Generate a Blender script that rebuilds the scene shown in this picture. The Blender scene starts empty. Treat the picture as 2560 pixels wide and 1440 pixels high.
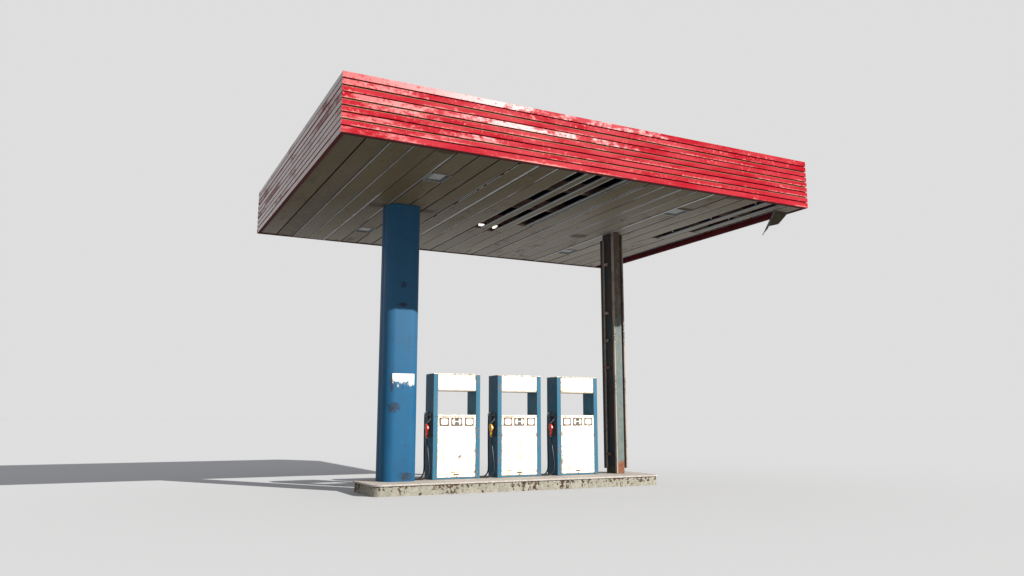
import bpy, bmesh, math, random
from mathutils import Vector, Matrix

S = bpy.context.scene
COL = S.collection
random.seed(4)

# ------------------------------------------------------------------ camera solved from the photograph
CAM = (-3.3008, -12.9311, 1.3083)
PITCH, YAW, FPX = 0.165024, 0.468802, 1991.608
X0, X1, Y0, Y1, Z0, Z1 = -0.5477, 8.7459, -2.0173, 5.1029, 5.4336, 6.3706   # canopy box
ZI = 0.2075                                                                 # island top

# ------------------------------------------------------------------ node helper
class NT:
    def __init__(s, name):
        s.m = bpy.data.materials.new(name); s.m.use_nodes = True
        s.t = s.m.node_tree; s.t.nodes.clear()
        s.out = s.n('ShaderNodeOutputMaterial')
        s.bsdf = s.n('ShaderNodeBsdfPrincipled')
        s.l(s.bsdf.outputs[0], s.out.inputs[0])
    def n(s, t, **k):
        x = s.t.nodes.new(t)
        for a, b in k.items(): setattr(x, a, b)
        return x
    def l(s, a, b): s.t.links.new(a, b)
    def put(s, sock, v):
        if isinstance(v, bpy.types.NodeSocket): s.l(v, sock)
        elif isinstance(v, (tuple, list)) and sock.type == 'RGBA': sock.default_value = (*v, 1)[:4]
        else: sock.default_value = v
    def set(s, **k):
        nm = dict(col='Base Color', rough='Roughness', metal='Metallic', spec='Specular IOR Level', normal='Normal')
        for a, b in k.items(): s.put(s.bsdf.inputs[nm[a]], b)
    def pos(s):
        return s.n('ShaderNodeNewGeometry').outputs['Position']
    def local(s):
        return s.n('ShaderNodeTexCoord').outputs['Object']
    def sep(s, v):
        x = s.n('ShaderNodeSeparateXYZ'); s.l(v, x.inputs[0]); return x.outputs
    def comb(s, x=0., y=0., z=0.):
        c = s.n('ShaderNodeCombineXYZ')
        for i, v in enumerate((x, y, z)): s.put(c.inputs[i], v)
        return c.outputs[0]
    def math(s, op, a, b=0., c=0., clamp=False):
        x = s.n('ShaderNodeMath', operation=op, use_clamp=clamp)
        s.put(x.inputs[0], a); s.put(x.inputs[1], b); s.put(x.inputs[2], c)
        return x.outputs[0]
    def vmul(s, v, k, add=None):
        x = s.n('ShaderNodeVectorMath', operation='MULTIPLY'); s.put(x.inputs[0], v); s.put(x.inputs[1], k)
        if add is None: return x.outputs[0]
        y = s.n('ShaderNodeVectorMath', operation='ADD'); s.l(x.outputs[0], y.inputs[0]); s.put(y.inputs[1], add)
        return y.outputs[0]
    def noise(s, v, scale, detail=4., rough=.6, dist=0.):
        x = s.n('ShaderNodeTexNoise'); s.put(x.inputs['Vector'], v)
        x.inputs['Scale'].default_value = scale; x.inputs['Detail'].default_value = detail
        x.inputs['Roughness'].default_value = rough; x.inputs['Distortion'].default_value = dist
        return x.outputs['Fac']
    def step(s, v, a, b, lo=0., hi=1.):
        x = s.n('ShaderNodeMapRange', interpolation_type='SMOOTHSTEP')
        s.put(x.inputs[0], v)
        for i, q in enumerate((a, b, lo, hi)): s.put(x.inputs[i + 1], q)
        return x.outputs[0]
    def mix(s, f, a, b):
        x = s.n('ShaderNodeMix', data_type='RGBA'); s.put(x.inputs[0], f)
        s.put(x.inputs[6], a); s.put(x.inputs[7], b)
        return x.outputs[2]
    def mixf(s, f, a, b):
        x = s.n('ShaderNodeMix', data_type='FLOAT'); s.put(x.inputs[0], f)
        s.put(x.inputs[2], a); s.put(x.inputs[3], b)
        return x.outputs[0]
    def mul(s, *a):
        r = a[0]
        for b in a[1:]: r = s.math('MULTIPLY', r, b)
        return r
    def mx(s, a, b): return s.math('MAXIMUM', a, b)
    def edge(s, radius=.012):
        b = s.n('ShaderNodeBevel', samples=6); b.inputs['Radius'].default_value = radius
        g = s.n('ShaderNodeNewGeometry')
        d = s.n('ShaderNodeVectorMath', operation='DOT_PRODUCT')
        s.l(b.outputs[0], d.inputs[0]); s.l(g.outputs['Normal'], d.inputs[1])
        return s.step(d.outputs['Value'], .999, .90)
    def bump(s, h, strength=.3, dist=.01):
        b = s.n('ShaderNodeBump'); b.inputs['Strength'].default_value = strength
        b.inputs['Distance'].default_value = dist; s.l(h, b.inputs['Height'])
        s.set(normal=b.outputs[0])

def simple(name, col, rough=.6, metal=0., spec=.5, var=.25, scale=6.):
    k = NT(name); n = k.noise(k.pos(), scale, 5.)
    f = k.step(n, .3, .7)
    dark = tuple(c * (1 - var) for c in col)
    k.set(col=k.mix(f, dark, col), rough=rough, metal=metal, spec=spec)
    return k.m

# ------------------------------------------------------------------ materials
PIT = (Z1 - Z0) / 9.0

def red_paint():
    k = NT('weathered red paint')
    P = k.pos(); px, py, pz = k.sep(P)[0:3]
    idx = k.math('FLOOR', k.math('DIVIDE', k.math('SUBTRACT', pz, Z0 - .002), PIT))
    off = k.comb(k.math('MULTIPLY', idx, 13.7), k.math('MULTIPLY', idx, 7.3), k.math('MULTIPLY', idx, 3.1))
    v1 = k.vmul(P, (.42, .42, 1.5), off)
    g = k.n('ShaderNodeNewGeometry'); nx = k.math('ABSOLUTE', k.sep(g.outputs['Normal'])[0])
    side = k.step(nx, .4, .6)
    n1 = k.noise(v1, 1.25, 10., .66, .4)
    nm = k.noise(k.vmul(P, (.6, .6, 1.1), off), 9., 7., .7)
    n1 = k.math('ADD', n1, k.mul(k.math('SUBTRACT', nm, .5), k.mixf(side, .42, .2)))
    bias = k.step(px, .2, 6.2, .035, -.135)
    top = k.mul(k.step(idx, 7.5, 7.9, 0., 1.), k.step(px, 4.5, 7.5, .17, .06))
    third = k.mul(k.step(k.math('ABSOLUTE', k.math('SUBTRACT', idx, 5.)), .6, .2), k.step(px, 3.5, 6., .095, .03))
    lowp = k.step(idx, 3.6, 2.4, 0., -.02)
    sidb = k.math('ADD', .15, k.mul(k.step(k.math('ABSOLUTE', k.math('SUBTRACT', idx, 4.)), 1.4, 3.2), .05))
    sb = k.mixf(side, k.math('ADD', k.math('ADD', bias, top), k.math('ADD', third, lowp)), sidb)
    n1b = k.math('ADD', n1, sb)
    patch = k.step(n1b, .53, .66)
    holes = k.step(k.math('ADD', k.noise(k.vmul(P, (.8, .8, 1.), off), 22., 5., .7), k.mul(k.step(n1b, .60, .78), -.10)), .47, .61)
    patch = k.math('MULTIPLY', patch, k.math('SUBTRACT', 1., k.mul(holes, k.mixf(side, .9, .2))))
    # flaked specks
    n2 = k.noise(k.vmul(P, (1., 1., 1.), off), 17., 3., .5)
    zone = k.step(k.noise(v1, .9, 3., .5), .42, .62)
    specks = k.mul(k.step(n2, .635, .67), k.mixf(zone, .06, .85))
    n3 = k.noise(k.vmul(P, (1., 1., 1.), off), 48., 2., .5)
    fine = k.mul(k.step(n3, .64, .68), k.mixf(zone, .06, .75))
    chips = k.math('MAXIMUM', specks, fine, clamp=True)
    # paint worn along the lower edge of each plank
    fr = k.math('SUBTRACT', k.math('DIVIDE', k.math('SUBTRACT', pz, Z0), PIT), idx)
    loww = k.mul(k.step(k.math('ADD', fr, k.mul(n2, -.55)), .0, -.16), k.step(k.noise(v1, 2.3, 3.), .5, .6))
    fade = k.noise(v1, 3., 6.)
    base = k.mix(k.step(fade, .3, .75), (.225, .0042, .011), (.275, .0065, .016))
    pale = k.mix(patch, base, (.29, .022, .026))
    pale = k.mix(side, pale, k.mix(patch, (.15, .070, .075), (.085, .055, .062)))  # side faces get a duller, greyer red: their shade put into the colour
    c = k.mix(k.mul(k.mx(chips, loww), k.mixf(side, 1., .15)), pale, (.40, .135, .12))
    spot = k.step(k.noise(k.vmul(P, (1., 1., 1.), off), 9., 6., .7), .73, .77)
    c = k.mix(spot, c, (.10, .028, .02))
    fine2 = k.noise(P, 60., 3.)
    gl = k.mixf(patch, k.step(fade, .25, .8, .36, .46), k.mixf(side, k.step(fine2, .3, .7, .30, .37), .22))
    k.set(col=c, rough=k.mixf(chips, gl, .5), spec=k.mixf(patch, k.step(fade, .3, .7, .0, .045), k.mixf(side, .30, .95)))
    return k.m

def soffit_mat():
    k = NT('soiled cream soffit boards')
    P = k.pos(); px, py, pz = k.sep(P)[0:3]
    bu = k.math('DIVIDE', k.math('SUBTRACT', px, -.5), .3668)
    idx = k.math('FLOOR', bu); fr = k.math('SUBTRACT', bu, idx)
    off = k.comb(k.math('MULTIPLY', idx, 5.31), k.math('MULTIPLY', idx, 9.17), 0.)
    v = k.vmul(P, (1., 1., 1.), off)
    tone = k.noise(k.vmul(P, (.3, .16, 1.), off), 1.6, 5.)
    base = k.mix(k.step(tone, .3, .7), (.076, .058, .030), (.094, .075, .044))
    grey = k.step(k.math('ADD', k.mul(px, .75), py), 1.0, 8.0)  # greyer and paler toward right and back: sheen put into the colour
    base = k.mix(k.mul(grey, .9), base, (.265, .245, .205))
    # dark flecks
    vv = k.vmul(P, (1.4, .8, 1.), off)
    fl = k.step(k.noise(vv, 15., 4., .55), .635, .67)
    zone = k.step(k.noise(k.vmul(P, (.7, .5, 1.), off), 1.3, 3.), .40, .62)
    fl2 = k.step(k.noise(vv, 7., 7., .72), .62, .66)
    flecks = k.math('MULTIPLY', k.mx(fl, k.mul(fl2, zone)), k.mixf(zone, .35, .95))
    c = k.mix(flecks, base, (.030, .022, .013))
    bt = k.noise(k.comb(k.math('MULTIPLY', idx, 3.37), k.mul(py, .12), 0.), 1., 2.)
    c = k.mix(k.step(bt, .35, .65, 0., .40), c, k.mix(grey, (.052, .040, .022), (.165, .150, .122)))
    stk = k.step(k.noise(k.vmul(P, (7., .5, 1.), off), 2.4, 6., .65), .50, .66)
    c = k.mix(k.mul(stk, .10), c, (.205, .195, .175))
    # rusty brown damp smears
    sm = k.mul(k.step(k.noise(k.vmul(P, (1.2, .55, 1.), off), 2.1, 8., .72), .565, .67), .7)
    c = k.mix(sm, c, (.055, .035, .019))
    # scrubbed, mottled second board
    b1 = k.mul(k.step(k.math('ABSOLUTE', k.math('SUBTRACT', idx, 1.)), .5, .2),
               k.step(py, -.6, .6), k.step(k.noise(P, 26., 6., .75), .47, .60))
    c = k.mix(k.mul(b1, .75), c, (.040, .029, .018))
    # bare galvanised steel where the paint has gone beside the joints
    worn = k.noise(k.vmul(P, (.0, .30, 0.), off), 1.3, 2.)
    lip = k.mul(k.step(k.math('ADD', fr, k.mul(worn, .30)), 1.05, 1.12), k.step(worn, .46, .56), k.step(idx, 2.5, 2.9), .85,
                k.step(k.noise(P, 14., 3.), .25, .45))
    wob = k.mul(k.noise(k.vmul(P, (.0, .9, 0.)), 1.7, 4.), .22)
    soft = k.noise(k.vmul(P, (6., 1.2, 1.)), 5., 5., .65)
    for (bi, wd, ya, yb) in ((8, .17, -2.2, 3.6), (3, .13, .8, 5.2), (9, .09, -.4, 3.2), (16, .12, -2., 3.), (14, .10, -1.7, 1.6),
                             (13, .08, 2.2, 5.2), (20, .07, .5, 4.5), (10, .07, 2.6, 5.1)):
        band = k.mul(k.step(k.math('ABSOLUTE', k.math('SUBTRACT', idx, float(bi))), .5, .3),
                     k.step(k.math('ADD', fr, k.math('SUBTRACT', wob, .11)), 1. - wd - .03, 1. - wd + .03),
                     k.step(py, ya - .3, ya + .3), k.step(py, yb + .3, yb - .3), k.step(soft, .28, .48))
        lip = k.mx(lip, k.mul(band, .8))
    c = k.mix(lip, c, (.20, .215, .225))
    # brown marks under the leaks
    for (ax, ay, rx, ry) in ((1.16, -1.86, .22, .10), (7.0, -1.86, .21, .09), (6.68, -.84, .23, .09),
                             (6.05, .45, .07, .06), (2.14, 1.62, .26, .16), (1.12, 1.62, .24, .20), (6.0, 2.1, .26, .22)):
        dx = k.math('DIVIDE', k.math('SUBTRACT', px, ax), rx); dy = k.math('DIVIDE', k.math('SUBTRACT', py, ay), ry)
        d = k.math('ADD', k.math('MULTIPLY', dx, dx), k.math('MULTIPLY', dy, dy))
        q = k.step(k.math('ADD', d, k.mul(k.noise(P, 9., 4.), 1.3)), 1.7, .8)
        c = k.mix(k.mul(q, .8), c, (.034, .020, .007))
    k.set(col=c, rough=k.mixf(lip, k.step(tone, .3, .7, .5, .65), .35), spec=k.mixf(lip, .05, .5))
    return k.m

def blue_column():
    k = NT('chipped blue column paint')
    P = k.pos(); px, py, pz = k.sep(P)[0:3]
    tone = k.noise(k.vmul(P, (1., 1., .35)), 2.2, 6.)
    base = k.mix(k.step(tone, .3, .7), (.0064, .056, .123), (.0100, .068, .141))
    hi = k.step(pz, 1.4, 3.6)
    base = k.mix(k.mul(hi, .6), base, (.024, .077, .146))
    fine = k.step(k.noise(P, 46., 3., .6), .58, .64)
    zone = k.step(k.noise(P, 3.1, 5., .65), .48, .60)
    c = k.mix(k.mul(fine, zone, .8), base, (.030, .026, .030))
    big = k.step(k.noise(k.vmul(P, (1., 1., .8)), 5.6, 8., .72), .67, .70)
    c = k.mix(k.mul(big, k.step(k.noise(P, 40., 3.), .35, .5)), c, (.022, .018, .018))
    for (ax, az, rx, rz) in ((1.60, 3.47, .15, .06), (1.61, 3.86, .07, .09), (1.47, 1.55, .15, .13), (1.72, .30, .18, .10), (1.42, 2.0, .05, .22)):
        dx = k.math('DIVIDE', k.math('SUBTRACT', px, ax), rx); dz = k.math('DIVIDE', k.math('SUBTRACT', pz, az), rz)
        d = k.math('ADD', k.math('MULTIPLY', dx, dx), k.math('MULTIPLY', dz, dz))
        q = k.mul(k.step(k.math('ADD', d, k.mul(k.noise(P, 17., 6., .7), 2.6)), 2.1, 1.5), k.step(k.noise(P, 46., 3.), .38, .5),
                  k.step(py, 1.6, 1.5))
        c = k.mix(k.mul(q, .85), c, (.020, .016, .016))
    # remains of a white notice
    rag = k.math('ADD', k.noise(k.vmul(P, (1., 0., .8)), 8., 8., .68), k.math('MULTIPLY', k.math('SUBTRACT', pz, 2.02), 1.5))
    white = k.mul(k.step(px, 1.427, 1.431), k.step(px, 1.868, 1.862), k.step(pz, 2.178, 2.174), k.step(rag, .42, .57), k.step(py, 1.5, 1.45))
    c = k.mix(white, c, (.60, .58, .52))
    k.set(col=c, rough=k.mixf(k.step(tone, .3, .7), .50, .64), spec=.11)
    return k.m

def pump_paint(name, base, base2, rust, amount):
    k = NT(name)
    P = k.pos(); L = k.local(); lx, ly, lz = k.sep(L)[0:3]
    tone = k.noise(k.vmul(P, (1., 1., .4)), 3., 6.)
    c = k.mix(k.step(tone, .3, .7), base, base2)
    e = k.edge(.018)
    ne = k.noise(P, 26., 6., .7)
    edge = k.mul(e, k.step(ne, .44, .56))
    blot = k.step(k.noise(k.vmul(P, (1., 1., .55)), 4.6, 9., .75), .69 - amount * .06, .74 - amount * .06)
    sidez = k.step(k.math('ABSOLUTE', lx), .30, .43)
    blot2 = k.mul(k.step(k.noise(k.vmul(P, (1.3, 1., .8)), 9., 9., .75), .49, .57), sidez,
                  k.step(k.noise(k.vmul(P, (1., 1., .6)), 2.6, 2.), .48, .58))
    r = k.mx(edge, k.mx(k.mul(blot, .8), k.mul(blot2, .9 * amount)))
    c = k.mix(r, c, rust)
    if base[0] > .5:
        ys = k.mul(k.step(k.noise(k.vmul(P, (2.2, 1., .35)), 2.6, 5., .6), .45, .62), k.step(k.noise(P, 9., 5.), .3, .6))
        c = k.mix(k.mul(ys, .75), c, (.34, .315, .20))
        c = k.mix(r, c, rust)
    k.set(col=c, rough=.5, spec=.12)
    return k.m

def concrete(name, a, b, chip, amount):
    k = NT(name)
    P = k.pos(); px, py, pz = k.sep(P)[0:3]
    n = k.noise(k.vmul(P, (1., 1., .8)), 11., 8., .7)
    c = k.mix(k.step(n, .3, .7), a, b)
    streak = k.step(k.noise(k.vmul(P, (3., 3., 2.)), 9., 7., .7), .48, .62)
    c = k.mix(k.mul(streak, .5), c, tuple(x * .6 for x in a))
    zone = k.noise(k.vmul(P, (.8, .8, .8)), 1.7, 3.)
    up = k.step(pz, .02, .19, -.045, .045)
    ch = k.step(k.math('ADD', k.math('ADD', k.noise(P, 13., 6., .62), k.step(zone, .35, .65, -.07, .065)), up), .605 - amount, .635 - amount)
    tint = k.mix(k.step(k.noise(P, 5., 2.), .4, .6), chip, tuple(x * .5 for x in chip))
    c = k.mix(ch, c, tint)
    sp = k.step(k.noise(P, 60., 3.), .66, .70)
    c = k.mix(k.mul(sp, .6), c, tuple(x * .35 for x in a))
    k.set(col=c, rough=.85, spec=.2)
    h = k.math('SUBTRACT', k.mul(k.noise(P, 40., 6.), .4), ch)
    k.bump(h, .35, .008)
    return k.m

def column_steel():
    k = NT('rusting pale green column steel')
    P = k.pos(); px, py, pz = k.sep(P)[0:3]
    n = k.noise(k.vmul(P, (4., 4., .9)), 4., 8., .7)
    teal = k.mix(k.step(k.noise(P, 9., 5.), .35, .65), (.066, .096, .096), (.092, .116, .108))
    rust = k.mix(k.step(k.noise(P, 20., 5.), .35, .65), k.mix(k.step(pz, 2.2, 3.4), (.10, .034, .016), (.050, .036, .028)), k.mix(k.step(pz, 2.2, 3.4), (.16, .060, .028), (.095, .058, .042)))
    up = k.step(pz, 2.6, 3.9, -.05, .16)
    foot = k.step(k.math('ADD', pz, k.mul(n, -.3)), .36, .22, 0., .5)
    r = k.step(k.math('ADD', n, k.math('ADD', up, foot)), .52, .66)
    edge = k.step(k.math('ABSOLUTE', k.math('SUBTRACT', px, 6.55)), .06, .105)
    c = k.mix(r, teal, rust)
    c = k.mix(k.mul(edge, .55, k.step(pz, 4., 2.5)), c, (.17, .125, .095))
    k.set(col=c, rough=.7, spec=.25)
    return k.m

def dark_steel():
    k = NT('dark rusted column web')
    P = k.pos(); px, py, pz = k.sep(P)[0:3]
    n = k.noise(k.vmul(P, (3., 3., .5)), 4., 7., .7)
    c = k.mix(k.step(n, .42, .6), (.012, .022, .028), (.034, .018, .012))
    moss = k.step(k.math('ADD', pz, k.mul(k.noise(P, 30., 3.), -.12)), .30, .27)
    c = k.mix(moss, c, (.040, .036, .016))
    k.set(col=c, rough=.65, spec=.25)
    return k.m

def rail_mat():
    k = NT('flaking cream rail')
    P = k.pos(); px, py, pz = k.sep(P)[0:3]
    n = k.noise(k.vmul(P, (2., 2., 1.)), 24., 5., .7)
    zone = k.step(k.noise(k.vmul(P, (0., 0., 1.)), 1.1, 2.), .45, .6)
    c = k.mix(k.mul(k.step(n, .47, .53), zone), (.225, .18, .15), (.028, .022, .016))
    k.set(col=c, rough=.6, spec=.3)
    return k.m

def galvanised(name, a, b, rough=.45):
    k = NT(name); P = k.pos()
    n = k.noise(k.vmul(P, (1.5, .6, 1.5)), 13., 7., .7)
    c = k.mix(k.step(n, .42, .62), a, b)
    spot = k.step(k.noise(P, 34., 4.), .62, .67)
    c = k.mix(k.mul(spot, .7), c, (.03, .024, .018))
    k.set(col=c, rough=rough, spec=.5, metal=.25)
    return k.m

def rust_wood():
    k = NT('rusty board core'); P = k.pos()
    n = k.noise(k.vmul(P, (1., 1., 5.)), 14., 6., .7)
    k.set(col=k.mix(k.step(n, .35, .65), (.085, .048, .034), (.19, .105, .078)), rough=.8, spec=.2)
    return k.m

M = {}
M['red'] = red_paint()
M['redin'] = simple('dull red inner face', (.11, .010, .014), .8, spec=.1, var=.5, scale=2.)
M['redlip'] = simple('dull red lower lip', (.055, .010, .010), .8, spec=.1, var=.3, scale=3.)
M['groove'] = simple('dark backing board', (.018, .009, .007), .9, spec=.05)
M['edge'] = simple('bare tan plank edge', (.20, .13, .075), .7, spec=.2)
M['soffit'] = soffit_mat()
M['void'] = simple('mouldy roof underside and joint shade', (.022, .017, .011), .95, spec=.05, var=.8, scale=7.)
M['roof'] = simple('grey roofing felt', (.12, .12, .115), .9)
M['beam'] = rust_wood()
M['galv'] = galvanised('galvanised channel', (.13, .145, .155), (.075, .085, .09))
M['galvlight'] = galvanised('bright joint strip', (.34, .375, .385), (.24, .27, .28), .4)
M['frame'] = galvanised('grey light frame', (.026, .031, .033), (.060, .064, .064), .5)
M['glass'] = simple('dusty frosted diffuser', (.098, .100, .092), .35, var=.15, scale=12.)
M['bluecol'] = blue_column()
M['seam'] = simple('dark blue seam strip', (.012, .024, .05), .5, var=.4)
M['pwhite'] = pump_paint('stained white pump enamel', (.66, .635, .55), (.76, .745, .69), (.120, .052, .034), 1.)
M['pblue'] = pump_paint('scuffed blue pump enamel', (.0175, .092, .150), (.026, .098, .150), (.12, .085, .085), .6)
M['undershade'] = simple('shade painted header underside', (.36, .30, .235), .7, var=.2)
M['prust'] = simple('rust brown display surround', (.095, .038, .018), .7, var=.35, scale=30.)
M['pscreen'] = simple('clouded white display glass', (.78, .77, .72), .25, var=.05)
M['lcd'] = simple('olive liquid crystal window', (.040, .060, .025), .3, var=.2, scale=40.)
M['keys'] = simple('grey keypad', (.075, .062, .055), .6, var=.4, scale=60.)
M['black'] = simple('black rubber hose', (.010, .010, .010), .35, var=.2)
M['recess'] = simple('grimy black recess', (.018, .019, .017), .7, var=.5, scale=25.)
M['hframe'] = simple('grey green holster plate', (.075, .075, .064), .55, var=.5, scale=18.)
M['chrome'] = simple('dull chrome', (.42, .42, .42), .32, metal=.7, var=.2)
M['nred'] = simple('red nozzle plastic', (.62, .030, .016), .38, var=.15, scale=25.)
M['nyel'] = simple('amber yellow nozzle plastic', (.72, .33, .022), .38, var=.15, scale=25.)
M['conc'] = concrete('chipped painted concrete side', (.165, .160, .130), (.240, .230, .190), (.062, .034, .023), .085)
M['cap'] = concrete('worn concrete slab top', (.26, .235, .215), (.36, .33, .30), (.16, .14, .125), -.12)
M['colface'] = column_steel()
M['coldark'] = dark_steel()
M['rail'] = rail_mat()
M['raillit'] = galvanised('cream rail with painted light', (.36, .31, .27), (.26, .22, .19), .55)  # brighter cream rail copy, light put into its colour on the shaded side
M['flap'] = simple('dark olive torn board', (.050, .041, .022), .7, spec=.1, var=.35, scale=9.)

# ------------------------------------------------------------------ mesh helpers
class MB:
    def __init__(s): s.b = bmesh.new()
    def box(s, x0, x1, y0, y1, z0, z1, mi=0):
        v = [s.b.verts.new(p) for p in ((x0,y0,z0),(x1,y0,z0),(x1,y1,z0),(x0,y1,z0),(x0,y0,z1),(x1,y0,z1),(x1,y1,z1),(x0,y1,z1))]
        for f in ((3,2,1,0),(4,5,6,7),(0,1,5,4),(1,2,6,5),(2,3,7,6),(3,0,4,7)):
            s.b.faces.new([v[i] for i in f]).material_index = mi
        return s
    def prism(s, pts, ext, mi=0, cap_mi=None):
        """pts: closed loop of 3D points (counter-clockwise seen against ext), ext: extrusion vector"""
        e = Vector(ext); a = [s.b.verts.new(p) for p in pts]; c = [s.b.verts.new(Vector(p) + e) for p in pts]
        n = len(pts)
        for i in range(n):
            s.b.faces.new((a[i], a[(i+1) % n], c[(i+1) % n], c[i])).material_index = mi
        s.b.faces.new(list(reversed(a))).material_index = mi if cap_mi is None else cap_mi
        s.b.faces.new(c).material_index = mi if cap_mi is None else cap_mi
        return s
    def tube(s, path, r, seg=10, mi=0):
        pts = [Vector(p) for p in path]; rings = []
        rr = r if isinstance(r, (list, tuple)) else [r] * len(pts)
        up = Vector((0.13, .9, .41)).normalized()
        for i, p in enumerate(pts):
            t = (pts[min(i+1, len(pts)-1)] - pts[max(i-1, 0)]).normalized()
            a = (up - t * up.dot(t)).normalized(); up = a
            b = t.cross(a)
            rings.append([s.b.verts.new(p + (a * math.cos(q) + b * math.sin(q)) * rr[i]) for q in (2*math.pi*j/seg for j in range(seg))])
        for i in range(len(rings)-1):
            for j in range(seg):
                f = s.b.faces.new((rings[i][j], rings[i][(j+1) % seg], rings[i+1][(j+1) % seg], rings[i+1][j])); f.material_index = mi; f.smooth = True
        s.b.faces.new(list(reversed(rings[0]))).material_index = mi
        s.b.faces.new(rings[-1]).material_index = mi
        return s
    def build(s, name, mats, parent=None, bevel=0., smooth=False):
        bmesh.ops.recalc_face_normals(s.b, faces=s.b.faces[:])
        me = bpy.data.meshes.new(name); s.b.to_mesh(me); s.b.free()
        for m in (mats if isinstance(mats, (list, tuple)) else [mats]): me.materials.append(m)
        o = bpy.data.objects.new(name, me); COL.objects.link(o)
        if parent: o.parent = parent
        if bevel:
            md = o.modifiers.new('Bevel', 'BEVEL'); md.width = bevel; md.segments = 2; md.limit_method = 'ANGLE'
            md.harden_normals = True
        if smooth:
            for p in me.polygons: p.use_smooth = True
            try: me.set_sharp_from_angle(angle=math.radians(35))
            except Exception: pass
        return o

def tag(o, label=None, cat=None, group=None, kind=None):
    if label: o['label'] = label
    if cat: o['category'] = cat
    if group: o['group'] = group
    if kind: o['kind'] = kind
    return o
def empty(name, loc, label, cat, group=None):
    o = bpy.data.objects.new(name, None); COL.objects.link(o); o.location = loc
    o.empty_display_size = .2
    return tag(o, label, cat, group)
def rrect(x0, x1, y0, y1, r, seg=10):
    pts = []
    for cx, cy, a0 in ((x1-r, y0+r, -90), (x1-r, y1-r, 0), (x0+r, y1-r, 90), (x0+r, y0+r, 180)):
        for i in range(seg+1):
            a = math.radians(a0 + 90*i/seg); pts.append((cx + r*math.cos(a), cy + r*math.sin(a)))
    return pts
def catmull(P, n=10):
    P = [Vector(p) for p in P]; P = [P[0]*2-P[1]] + P + [P[-1]*2-P[-2]]; out = []
    for i in range(1, len(P)-2):
        for k in range(n):
            t = k/n
            out.append(.5*((2*P[i]) + (P[i+1]-P[i-1])*t + (2*P[i-1]-5*P[i]+4*P[i+1]-P[i+2])*t*t + (3*P[i]-P[i-1]-3*P[i+1]+P[i+2])*t**3))
    out.append(P[-2]); return out

# ------------------------------------------------------------------ ground
GROUND = (0.362, 0.3685, 0.383)
g = NT('plain pale ground'); g.t.nodes.remove(g.bsdf)
d = g.n('ShaderNodeBsdfDiffuse'); d.inputs[0].default_value = (*GROUND, 1); g.l(d.outputs[0], g.out.inputs[0])
b = MB(); R = 6000.
vs = [b.b.verts.new((R*math.cos(2*math.pi*i/64), R*math.sin(2*math.pi*i/64), 0)) for i in range(64)]
b.b.faces.new(vs)
tag(b.build('ground', g.m), 'plain pale grey ground spreading out to the horizon', 'ground', kind='structure')

# ------------------------------------------------------------------ pump island
isl = empty('pump_island', (4.02, 1.43, 0), 'long raised concrete island with chipped brown spotted sides under pumps and columns', 'island')
off = Vector((4.02, 1.43, 0))
def loc2(pts, z): return [(x-off.x, y-off.y, z) for x, y in pts]
b = MB(); b.prism(loc2(rrect(.956, 7.055, .768, 2.105, .17), 0), (0, 0, .176)); o = b.build('kerb_body', M['conc'], isl, smooth=True)
b = MB(); b.prism(loc2(rrect(.932, 7.08, .742, 2.13, .185), .1765), (0, 0, ZI-.1765)); o = b.build('cap_slab', M['cap'], isl, bevel=.006, smooth=True)

# ------------------------------------------------------------------ blue column
cx, cy = 1.6265, 1.605
bc = empty('blue_column', (cx, cy, ZI), 'thick rounded blue column with a torn white notice, beside the leftmost pump', 'column')
b = MB(); b.prism([(x-cx, y-cy, .0015) for x, y in rrect(1.288, 1.965, 1.31, 1.90, .20, 16)], (0, 0, Z0-ZI-.008))
o = b.build('cladding', M['bluecol'], bc, smooth=True)
b = MB(); b.box(1.283-cx, 1.2875-cx, 1.596-cy, 1.612-cy, .003, Z0-ZI-.01); b.build('seam_strip', M['seam'], bc)

# ------------------------------------------------------------------ steel column
sx, sy = 6.56, 1.60
sc = empty('steel_column', (sx, sy, ZI), 'bare rusty steel column with pale green paint, stripped of its cladding, at island end', 'column')
H = Z0 - ZI - .008
def bxs(b, x0, x1, y0, y1, z0, z1, mi=0): return b.box(x0-sx, x1-sx, y0-sy, y1-sy, z0-ZI, z1-ZI, mi)
b = MB(); bxs(b, 6.472, 6.638, 1.41, 1.46, ZI+.0015, Z0-.006); b.build('front_flange', M['colface'], sc, bevel=.004)
b = MB(); bxs(b, 6.446, 6.64, 1.4615, 1.80, ZI+.0015, Z0-.006); b.build('web_box', M['coldark'], sc, bevel=.004)
b = MB(); bxs(b, 6.642, 6.70, 1.60, 1.79, ZI+.0015, Z0-.006); b.build('back_flange', M['coldark'], sc)
b = MB(); bxs(b, 6.440, 6.469, 1.402, 1.455, ZI+.004, Z0-.006); b.build('corner_strip', M['rail'], sc)
b = MB(); bxs(b, 6.400, 6.443, 1.74, 1.77, ZI+.10, Z0-.14); bxs(b, 6.388, 6.3995, 1.745, 1.81, ZI+.10, Z0-.14, 1)
b.build('cladding_rail', [M['raillit'], M['coldark']], sc)
b = MB(); bxs(b, 6.702, 6.728, 1.425, 1.66, ZI+.11, Z0-.02); b.build('cladding_rail', M['rail'], sc)
for z in (4.73, 3.643, 3.038, 2.449, .608):
    b = MB(); bxs(b, 6.405, 6.4445, 1.60, 1.665, z-.028, z+.028); bxs(b, 6.408, 6.4445, 1.666, 1.735, z-.022, z+.022)
    b.build('bracket', M['beam'] if z in (2.449, .608) else M['rail'], sc)

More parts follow.
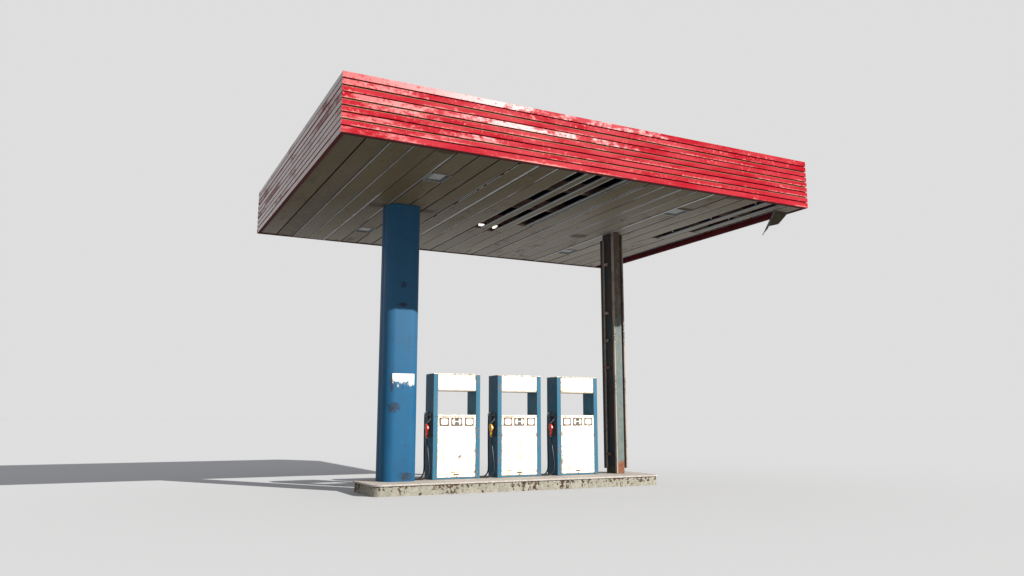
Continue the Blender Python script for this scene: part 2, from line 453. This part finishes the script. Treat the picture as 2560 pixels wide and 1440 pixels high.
# ------------------------------------------------------------------ canopy
ccx, ccy = (X0+X1)/2, (Y0+Y1)/2
can = empty('canopy', (ccx, ccy, Z0), 'wide flat forecourt canopy with weathered red planked edges and broken soffit boards', 'canopy')
def cb(b, x0, x1, y0, y1, z0, z1, mi=0): return b.box(x0-ccx, x1-ccx, y0-ccy, y1-ccy, z0-Z0, z1-Z0, mi)
def cp(x, y, z): return (x-ccx, y-ccy, z-Z0)

def plank_profile(z0, z1, t, ch):
    # (depth, z) section: outer face, top chamfer, back
    return [(0, z0), (t, z0), (t, z1), (ch, z1), (0, z1-ch*1.0)]
def fascia(axis, sign, base, a0, a1, label):
    """axis 'x': plank runs along x; base: outer face coordinate on y; sign: inward direction"""
    b = MB()
    for i in range(9):
        gp = .0105 if axis == 'x' else .011
        z0 = Z0 + PIT*i + (.0 if i == 0 else gp); z1 = Z0 + PIT*(i+1) - gp
        jit = random.uniform(-.0035, .0035)
        if i == 8: z1 = Z1
        tan = axis == 'x' and i in (1, 3, 4, 6)
        pr = plank_profile(z0, z1, .024, .009 if tan else .003)
        pts = []
        for dpt, z in pr:
            q = base + sign*(dpt + jit + .0035)
            pts.append(cp(a0, q, z) if axis == 'x' else cp(q, a0, z))
        e = (a1-a0, 0, 0) if axis == 'x' else (0, a1-a0, 0)
        n0 = len(b.b.faces)
        b.prism(pts, e)
        b.b.faces.ensure_lookup_table()
        if tan: b.b.faces[n0+3].material_index = 2
    lo, hi = base + sign*.0295, base + sign*.05
    lo, hi = min(lo, hi), max(lo, hi)
    zc0, zc1 = Z0+.004, Z1-.012
    if axis == 'x': cb(b, a0+.02, a1-.02, lo, hi, zc0, zc1, 1)
    else: cb(b, lo, hi, a0, a1, zc0, zc1, 1)
    lo, hi = base + sign*.0515, base + sign*.078
    lo, hi = min(lo, hi), max(lo, hi)
    if axis == 'x': cb(b, a0+.052, a1-.052, lo, hi, Z0+.001, Z1-.02, 3)
    else: cb(b, lo, hi, a0+.03, a1-.03, Z0+.001, Z1-.02, 3)
    lo, hi = base + sign*.002, base + sign*.0795
    lo, hi = min(lo, hi), max(lo, hi)
    o = b.build('fascia_panel', [M['red'], M['groove'], M['edge'], M['redin']], can)
    o['label'] = label
    return o
fascia('x', 1, Y0, X0, X1, 'sunlit front fascia of nine red planks')
fascia('x', -1, Y1, X0, X1, 'rear fascia of red planks')
fascia('y', 1, X0, Y0+.0305, Y1-.0305, 'shaded left fascia of glossy red planks')
fascia('y', -1, X1, Y0+.0305, Y1-.0305, 'right fascia of red planks')
# lower lip trim under the planks
b = MB()
cb(b, X0+.012, X1-.012, Y0+.012, Y0+.079, Z0-.010, Z0-.0005)
cb(b, X0+.012, X1-.012, Y1-.079, Y1-.012, Z0-.010, Z0-.0005)
cb(b, X0+.012, X0+.060, Y0+.0795, Y1-.0795, Z0-.010, Z0-.0005)
cb(b, X1-.060, X1-.012, Y0+.0795, Y1-.0795, Z0-.010, Z0-.0005)
b.build('lower_lip', M['redlip'], can)

# soffit boards
BW, BX = .3668, -.5
YS, YE = Y0+.080, Y1-.080
LIGHTS = [(5, -.55, 'front left'), (5, 3.72, 'back left'), (19, -.56, 'front right'), (19, 3.68, 'back right')]
LH = .225
def segs(i):
    if i == 11: return [(2.42, YE)]
    if i == 12: return [(2.58, YE)]
    if i == 13: return [(1.82, YE)]
    if i == 22: return [(1.50, YE)]
    if i == 23: return [(.65, YE)]
    if i == 24: return [(YS, -1.56)]
    ls = sorted(l[1] for l in LIGHTS if l[0] == i); cur = YS; out = []
    for y in ls: out.append((cur, y-LH-.004)); cur = y+LH+.004
    out.append((cur, YE)); return out
b = MB()
dz = {2: -.010, 3: -.016, 4: -.004, 8: -.008, 9: -.003, 15: -.004, 19: .004}
for i in range(25):
    x0 = BX + BW*i + .011; x1 = BX + BW*(i+1) - .013
    z = Z0 + .004 + dz.get(i, random.uniform(-.004, .004))
    for (a, c) in segs(i):
        b.b.faces.ensure_lookup_table(); n0 = len(b.b.faces)
        cb(b, x0, x1, a, c, z, z+.048)
        b.b.faces.ensure_lookup_table()
        b.b.faces[n0+2].material_index = 1; b.b.faces[n0+4].material_index = 1     # broken ends
        b.b.faces[n0+5].material_index = 2 if i in (2, 3) else 3; b.b.faces[n0+3].material_index = 3  # long board edges blackened: shade of the joint gaps put into the colour
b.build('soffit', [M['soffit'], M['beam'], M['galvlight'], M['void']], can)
# bare metal joint strips
def strip(x, w, y0, y1, z=-.006):
    bb = MB(); cb(bb, x-w/2, x+w/2, y0, y1, Z0+z, Z0+z+.005); bb.build('joint_strip', M['galvlight'], can)
for (s, w, y0, y1) in ((2, .009, -1.9, 5.0), (3, .009, -1.9, 5.0)):
    strip(BX+BW*s, w, y0, y1, -.014)
for (y0, y1) in ((-1.85, -1.55), (-1.50, -1.32), (-1.2, -.62), (-.5, -.3), (-.2, .65), (.9, 1.75), (1.95, 4.9)):
    strip(BX+BW*8+.001, .008, y0, y1, -.010)
strip(BX+BW*19-.022, .034, -1.93, 5.0, -.007)
strip(BX+BW*15+.012, .014, -1.7, 4.0, -.007)
strip(BX+BW*17-.014, .014, -1.9, 5.0, -.007)
strip(BX+BW*12, .012, 2.75, 4.9, -.009)
# cross beams above the soffit
for y in (-.62, .77, 2.16, 3.54, 4.75):
    b = MB(); cb(b, X0+.09, X1-.09, y, y+.14, Z0+.10, Z0+.28); b.build('cross_beam', M['beam'], can)
# channels that carried the missing boards
def channel(x, y0, y1, h=.115, w=.028, gy=.04):
    bb = MB(); cb(bb, x-w/2, x+w/2, y0, y1, Z0+.006, Z0+h, 0)
    cb(bb, x-w/2-.006, x+w/2+.006, y0, y1, Z0+h+.001, Z0+h+gy, 1)
    bb.build('soffit_rail', [M['soffit'], M['galv']], can)
def torn(xa, xb, xl, y1, lipz=.0):
    """a board torn lengthwise: the strip that is left (xa..xb) with its bare metal lip (xl..xa)"""
    bb = MB(); cb(bb, xa+.001, xb, YS+.01, y1, Z0+.003, Z0+.012, 0)
    cb(bb, xl, xa, YS+.012, y1, Z0+lipz, Z0+lipz+.022, 1)
    bb.build('torn_board', [M['soffit'], M['galv']], can)
torn(3.735, 3.892, 3.695, 2.40); torn(4.105, 4.262, 4.065, 2.56); torn(4.545, 4.585, 4.495, 1.80, .006)
bb = MB(); cb(bb, 4.612, 4.640, YS+.01, 1.79, Z0+.004, Z0+.02); bb.build('soffit_rail', M['galv'], can)
torn(7.80, 7.925, 7.745, 1.48, .003); torn(8.17, 8.285, 8.105, .63, .006)
bb = MB(); cb(bb, 8.60, 8.64, YS+.02, YE, Z0+.10, Z0+.19); bb.build('soffit_rail', M['galv'], can)
for (x, y) in ((7.70, .876), (7.70, -.40), (7.70, -1.69), (8.05, -.55)):
    bb = MB(); cb(bb, x, x+.02, y, y+.03, Z0+.03, Z0+.20); bb.build('hanger', M['galvlight'], can)
# white plates added to catch the sun let in by the roof holes
for x in (3.765, 4.10):
    bb = MB(); cb(bb, x, x+.15, 2.66, 2.68, Z0+.09, Z0+.17); bb.build('sun_catch_plate', M['pwhite'], can)
# roof deck, with two unseen holes added to let sun onto the plates
b = MB()
xs = [X0+.085, 4.40, 4.74, 4.84, 4.97, X1-.085]; ys = [Y0+.085, 1.35, 1.75, Y1-.085]
for i in range(5):
    for j in range(3):
        if j == 1 and i in (1, 3): continue
        cb(b, xs[i], xs[i+1], ys[j], ys[j+1], Z1-.10, Z1-.06, 0)
b.build('roof_deck', M['void'], can)
# bent flap of the corner board
bb = MB()
h0 = Vector(cp(8.302, -1.566, Z0+.004)); h1 = Vector(cp(8.668, -1.556, Z0+.004))
U = (h1-h0); Dn = Vector((0, .60, -.80)).normalized()
pl = [h0, h0+Dn*.36, h0+U*.74+Dn*.27, h0+U*1.0+Dn*.06, h1]
nrm = U.cross(Dn).normalized()
bb.prism(pl, nrm*.006)
lip = [h0-Vector((.004, 0, 0)), h0+Dn*.56-Vector((.004, 0, 0)), h0+Dn*.55-Vector((.004, 0, 0))+Vector((0, .012, .012)), h0+Dn*.38-Vector((.004, 0, 0))+nrm*-.05, h0-Vector((.004, 0, 0))+nrm*-.03]
bb.prism(lip, (-.005, 0, 0), 1)
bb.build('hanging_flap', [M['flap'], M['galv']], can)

# ------------------------------------------------------------------ recessed lights
LL = {'front left': 'square recessed canopy light nearest the front red edge on the left side',
      'back left': 'square recessed canopy light just left of the blue column top',
      'front right': 'square recessed canopy light with a brown stain, ahead of the steel column',
      'back right': 'square recessed canopy light just left of the steel column top'}
def make_light(loc, label):
    r = empty('canopy_light', loc, label, 'light', 'recessed lights in the canopy soffit')
    w, h = BW/2-.006, LH
    b = MB()
    iw, ih, up = w-.062, h-.070, .028
    o_ = [(-w, -h), (w, -h), (w, h), (-w, h)]; i_ = [(-iw, -ih), (iw, -ih), (iw, ih), (-iw, ih)]
    A = [b.b.verts.new((x, y, 0)) for x, y in o_]; B = [b.b.verts.new((x*.97, y*.97, 0)) for x, y in o_]
    C = [b.b.verts.new((x, y, up)) for x, y in i_]; D = [b.b.verts.new((x, y, up+.03)) for x, y in o_]
    for i in range(4):
        j = (i+1) % 4
        b.b.faces.new((A[i], A[j], B[j], B[i])).material_index = 1
        b.b.faces.new((B[i], B[j], C[j], C[i])); b.b.faces.new((A[i], A[j], D[j], D[i]))
    b.b.faces.new(D); b.b.faces.new(C)
    b.build('frame', [M['frame'], M['galvlight']], r)
    b = MB(); b.box(-iw+.004, iw-.004, -ih+.004, ih-.004, up-.006, up-.001); b.build('diffuser', M['glass'], r)
    return r
for (i, y, nm) in LIGHTS:
    make_light((BX+BW*(i+.5), y, Z0-.004), LL[nm])

# ------------------------------------------------------------------ fuel pumps
PW, PD, PY = .9773, .4264, 1.4492
def make_pump():
    r = empty('fuel_pump', (0, 0, 0), 'x', 'fuel pump', 'fuel pumps on the island')
    w = PW/2
    def bx(b, x0, x1, y0, y1, z0, z1, mi=0): return b.box(x0-w, x1-w, y0, y1, z0, z1, mi)
    PO = .088
    for x0, x1 in ((0, PO), (PW-PO, PW)):
        b = MB()
        for za, zb in ((.002, .806), (.810, 1.171), (1.175, 1.986)): bx(b, x0, x1, 0, PD, za, zb)
        bx(b, x0+.01, x1-.01, .01, PD-.01, .01, 1.98, 1)
        b.build('side_post', [M['pblue'], M['pwhite']], r, bevel=.003)
    b = MB(); bx(b, PO+.003, PW-PO-.003, .006, PD-.006, 1.684, 1.986); b.build('header', M['pwhite'], r, bevel=.005)
    b = MB(); bx(b, PO+.006, PW-PO-.006, .012, PD-.012, 1.672, 1.6825); b.build('header_shade', M['undershade'], r)  # plate added below the white header, its beige stands for underside shade
    b = MB(); bx(b, -.004, PW+.004, -.006, PD+.004, 1.988, 2.0); b.build('top_cap', M['pwhite'], r, bevel=.002)
    b = MB(); bx(b, PO+.003, PW-PO-.003, .03, PD-.006, .034, 1.205); bx(b, PO+.003, PW-PO-.003, .005, PD-.004, 1.177, 1.212)
    b.build('cabinet', M['pwhite'], r, bevel=.003)
    b = MB(); bx(b, PO+.004, PW-PO-.004, .006, .029, 1.003, 1.173); b.build('display_panel', M['pwhite'], r)
    b = MB(); bx(b, PO+.004, PW-PO-.004, .004, .029, .127, .999); dr = b.build('door', M['pwhite'], r, bevel=.003)
    b = MB(); bx(b, PO+.004, PW-PO-.004, .004, .029, .036, .123); kp = b.build('kick_panel', M['pwhite'], r, bevel=.003)
    b = MB(); bx(b, .435, .542, -.001, .003, .071, .098); b.build('handle', M['prust'], kp)
    b = MB()
    b.prism([(.488-w+.0095*math.cos(a), .003, .049+.0095*math.sin(a)) for a in [2*math.pi*i/14 for i in range(14)]], (0, -.004, 0))
    b.build('lock', M['recess'], kp)
    b = MB(); bx(b, PO+.003, PW-PO-.003, .012, PD-.012, .002, .031); b.build('plinth', M['pblue'], r)
    # displays
    for n, (x0, x1) in enumerate(((.133, .327), (.371, .600), (.653, .844))):
        b = MB(); bx(b, x0, x1, .002, .0055, 1.004, 1.158); dsp = b.build('display', M['prust'], r)
        m = .026; pts = rrect(x0+m-w, x1-m-w, 1.026, 1.136, .03, 6)
        b = MB(); b.prism([(x, .0015, z) for x, z in pts], (0, -.002, 0)); b.build('screen', M['pscreen'], dsp)
        if n == 1:
            b = MB(); bx(b, .445, .527, -.003, -.001, 1.094, 1.138); b.build('readout', M['lcd'], dsp)
            b = MB()
            tz = [(.436, 1.004), (.540, 1.004), (.528, 1.060), (.523, 1.075), (.5, 1.080), (.472, 1.080), (.452, 1.075), (.447, 1.060)]
            b.prism([(x-w, -.001, z) for x, z in tz], (0, -.003, 0)); b.build('keypad', M['keys'], dsp)
    # holster on the left side
    b = MB()
    bx(b, -.018, -.001, .085, .103, .785, 1.245); bx(b, -.018, -.001, .255, .270, .785, 1.245)
    bx(b, -.018, -.001, .1035, .2545, .785, .80); bx(b, -.018, -.001, .1035, .2545, 1.19, 1.245)
    bx(b, -.006, -.001, .1035, .2545, .8005, 1.1895, 1); bx(b, -.016, -.0065, .115, .235, .985, 1.0, 1)
    b.build('holster', [M['hframe'], M['recess']], r, bevel=.002)
    # nozzle hanging in the holster
    b = MB()
    y0 = .155
    prof = [(-.035, 1.050), (.030, 1.030), (.062, .985), (.068, .945), (.040, .912), (.030, .880), (.022, .795), (-.022, .795), (-.018, .865), (-.030, .900), (-.070, .955), (-.062, 1.010)]
    # profile in the plane across the nozzle: u runs toward the holster (-y) so mirror
    pts = [(-.095-w, y0-u, z) for u, z in prof]
    b.prism(pts, (.052, 0, 0)); nz = b.build('nozzle', M['nred'], r, bevel=.012, smooth=True)
    b = MB(); sp = catmull([(-.066-w, y0+.012, 1.035), (-.055-w, y0-.02, 1.075), (-.030-w, y0-.050, 1.115), (-.004-w, y0-.062, 1.138)], 5)
    b.tube(sp, .011); b.build('spout', M['chrome'], nz)
    b = MB(); b.tube([(-.069-w, y0, .797), (-.069-w, y0, .768)], .016, 12); b.build('collar', M['chrome'], nz)
    b = MB(); b.tube(catmull([(-.07-w, y0-.03, .905), (-.07-w, y0-.066, .89), (-.07-w, y0-.062, .84), (-.07-w, y0-.02, .81)], 5), .006); b.build('trigger', M['recess'], nz)
    # hose and swivel
    b = MB(); b.tube(catmull([(.002-w, .285, 1.262), (-.030-w, .288, 1.258), (-.055-w, .30, 1.235), (-.058-w, .305, 1.195)], 6), .017, 12)
    b.build('hose_swivel', M['chrome'], r)
    hp = [(-.058-w, .305, 1.20), (-.060-w, .307, .9), (-.058-w, .306, .5), (-.058-w, .300, .20), (-.085-w, .285, .085), (-.16-w, .24, .028), (-.25-w, .185, .016),
          (-.318-w, .145, .016), (-.322-w, .11, .016), (-.26-w, .085, .016), (-.17-w, .065, .018), (-.085-w, .05, .07), (-.050-w, .05, .17), (-.058-w, .075, .40), (-.066-w, .125, .64), (-.069-w, y0, .775)]
    b = MB(); b.tube(catmull(hp, 9), .0135, 10); b.build('hose', M['black'], r)
    return r
def copy_tree(o, parent=None):
    c = o.copy(); COL.objects.link(c)
    if parent: c.parent = parent
    for ch in list(o.children): copy_tree(ch, c)
    return c
p0 = make_pump()
PL = ['blue and white fuel pump with a red nozzle, next to the thick blue column',
      'blue and white fuel pump with a yellow nozzle, between the two red nozzle pumps',
      'blue and white fuel pump with a red nozzle, next to the rusty steel column']
def find(o, n):
    for c in o.children:
        if c.name.split('.')[0] == n: return c
for i, x in enumerate((2.3046, 3.6647, 5.0261)):
    p = p0 if i == 0 else copy_tree(p0)
    p.location = (x + PW/2, PY, ZI + .0015); p['label'] = PL[i]
    if i == 1:
        nz = find(p, 'nozzle'); nz.material_slots[0].link = 'OBJECT'; nz.material_slots[0].material = M['nyel']

# ------------------------------------------------------------------ light, sky
SUN = Vector((1.025, -1.625, 1.0)).normalized()
ld = bpy.data.lights.new('sun', 'SUN'); ld.energy = 4.0; ld.angle = math.radians(.5); ld.color = (1.0, .965, .905)
lo = bpy.data.objects.new('sun', ld); COL.objects.link(lo)
lo.rotation_euler = (-SUN).to_track_quat('-Z', 'Y').to_euler()
EXPO = 1.20
W = bpy.data.worlds.new('World'); S.world = W; W.use_nodes = True
nt = W.node_tree; nt.nodes.clear()
wo = nt.nodes.new('ShaderNodeOutputWorld'); bg = nt.nodes.new('ShaderNodeBackground')
tc = nt.nodes.new('ShaderNodeTexCoord'); sp = nt.nodes.new('ShaderNodeSeparateXYZ')
nt.links.new(tc.outputs['Generated'], sp.inputs[0])
mr = nt.nodes.new('ShaderNodeMapRange'); mr.interpolation_type = 'SMOOTHSTEP'
nt.links.new(sp.outputs[2], mr.inputs[0]); mr.inputs[1].default_value = .58; mr.inputs[2].default_value = .97
mx = nt.nodes.new('ShaderNodeMix'); mx.data_type = 'RGBA'; nt.links.new(mr.outputs[0], mx.inputs[0])
HZ = .7305 / 2**EXPO
mx.inputs[6].default_value = (HZ, HZ, HZ, 1); mx.inputs[7].default_value = (.27, .275, .285, 1)
nt.links.new(mx.outputs[2], bg.inputs[0]); bg.inputs[1].default_value = 1.0
nt.links.new(bg.outputs[0], wo.inputs[0])

# ------------------------------------------------------------------ camera
cd = bpy.data.cameras.new('camera'); cam = bpy.data.objects.new('camera', cd); COL.objects.link(cam)
f = Vector((math.sin(YAW)*math.cos(PITCH), math.cos(YAW)*math.cos(PITCH), math.sin(PITCH)))
r = Vector((math.cos(YAW), -math.sin(YAW), 0)); u = r.cross(f)
cam.matrix_world = Matrix(((r.x, u.x, -f.x, CAM[0]), (r.y, u.y, -f.y, CAM[1]), (r.z, u.z, -f.z, CAM[2]), (0, 0, 0, 1)))
cd.sensor_width = 36.; cd.lens = FPX/2560*36.; cd.clip_start = .1; cd.clip_end = 20000
S.camera = cam

S.render.engine = 'CYCLES'
S.cycles.use_denoising = True
S.cycles.max_bounces = 8
vs_ = S.view_settings; vs_.view_transform = 'Standard'; vs_.look = 'None'; vs_.gamma = 1.0; vs_.exposure = EXPO
vs_.use_curve_mapping = False
S.render.film_transparent = False
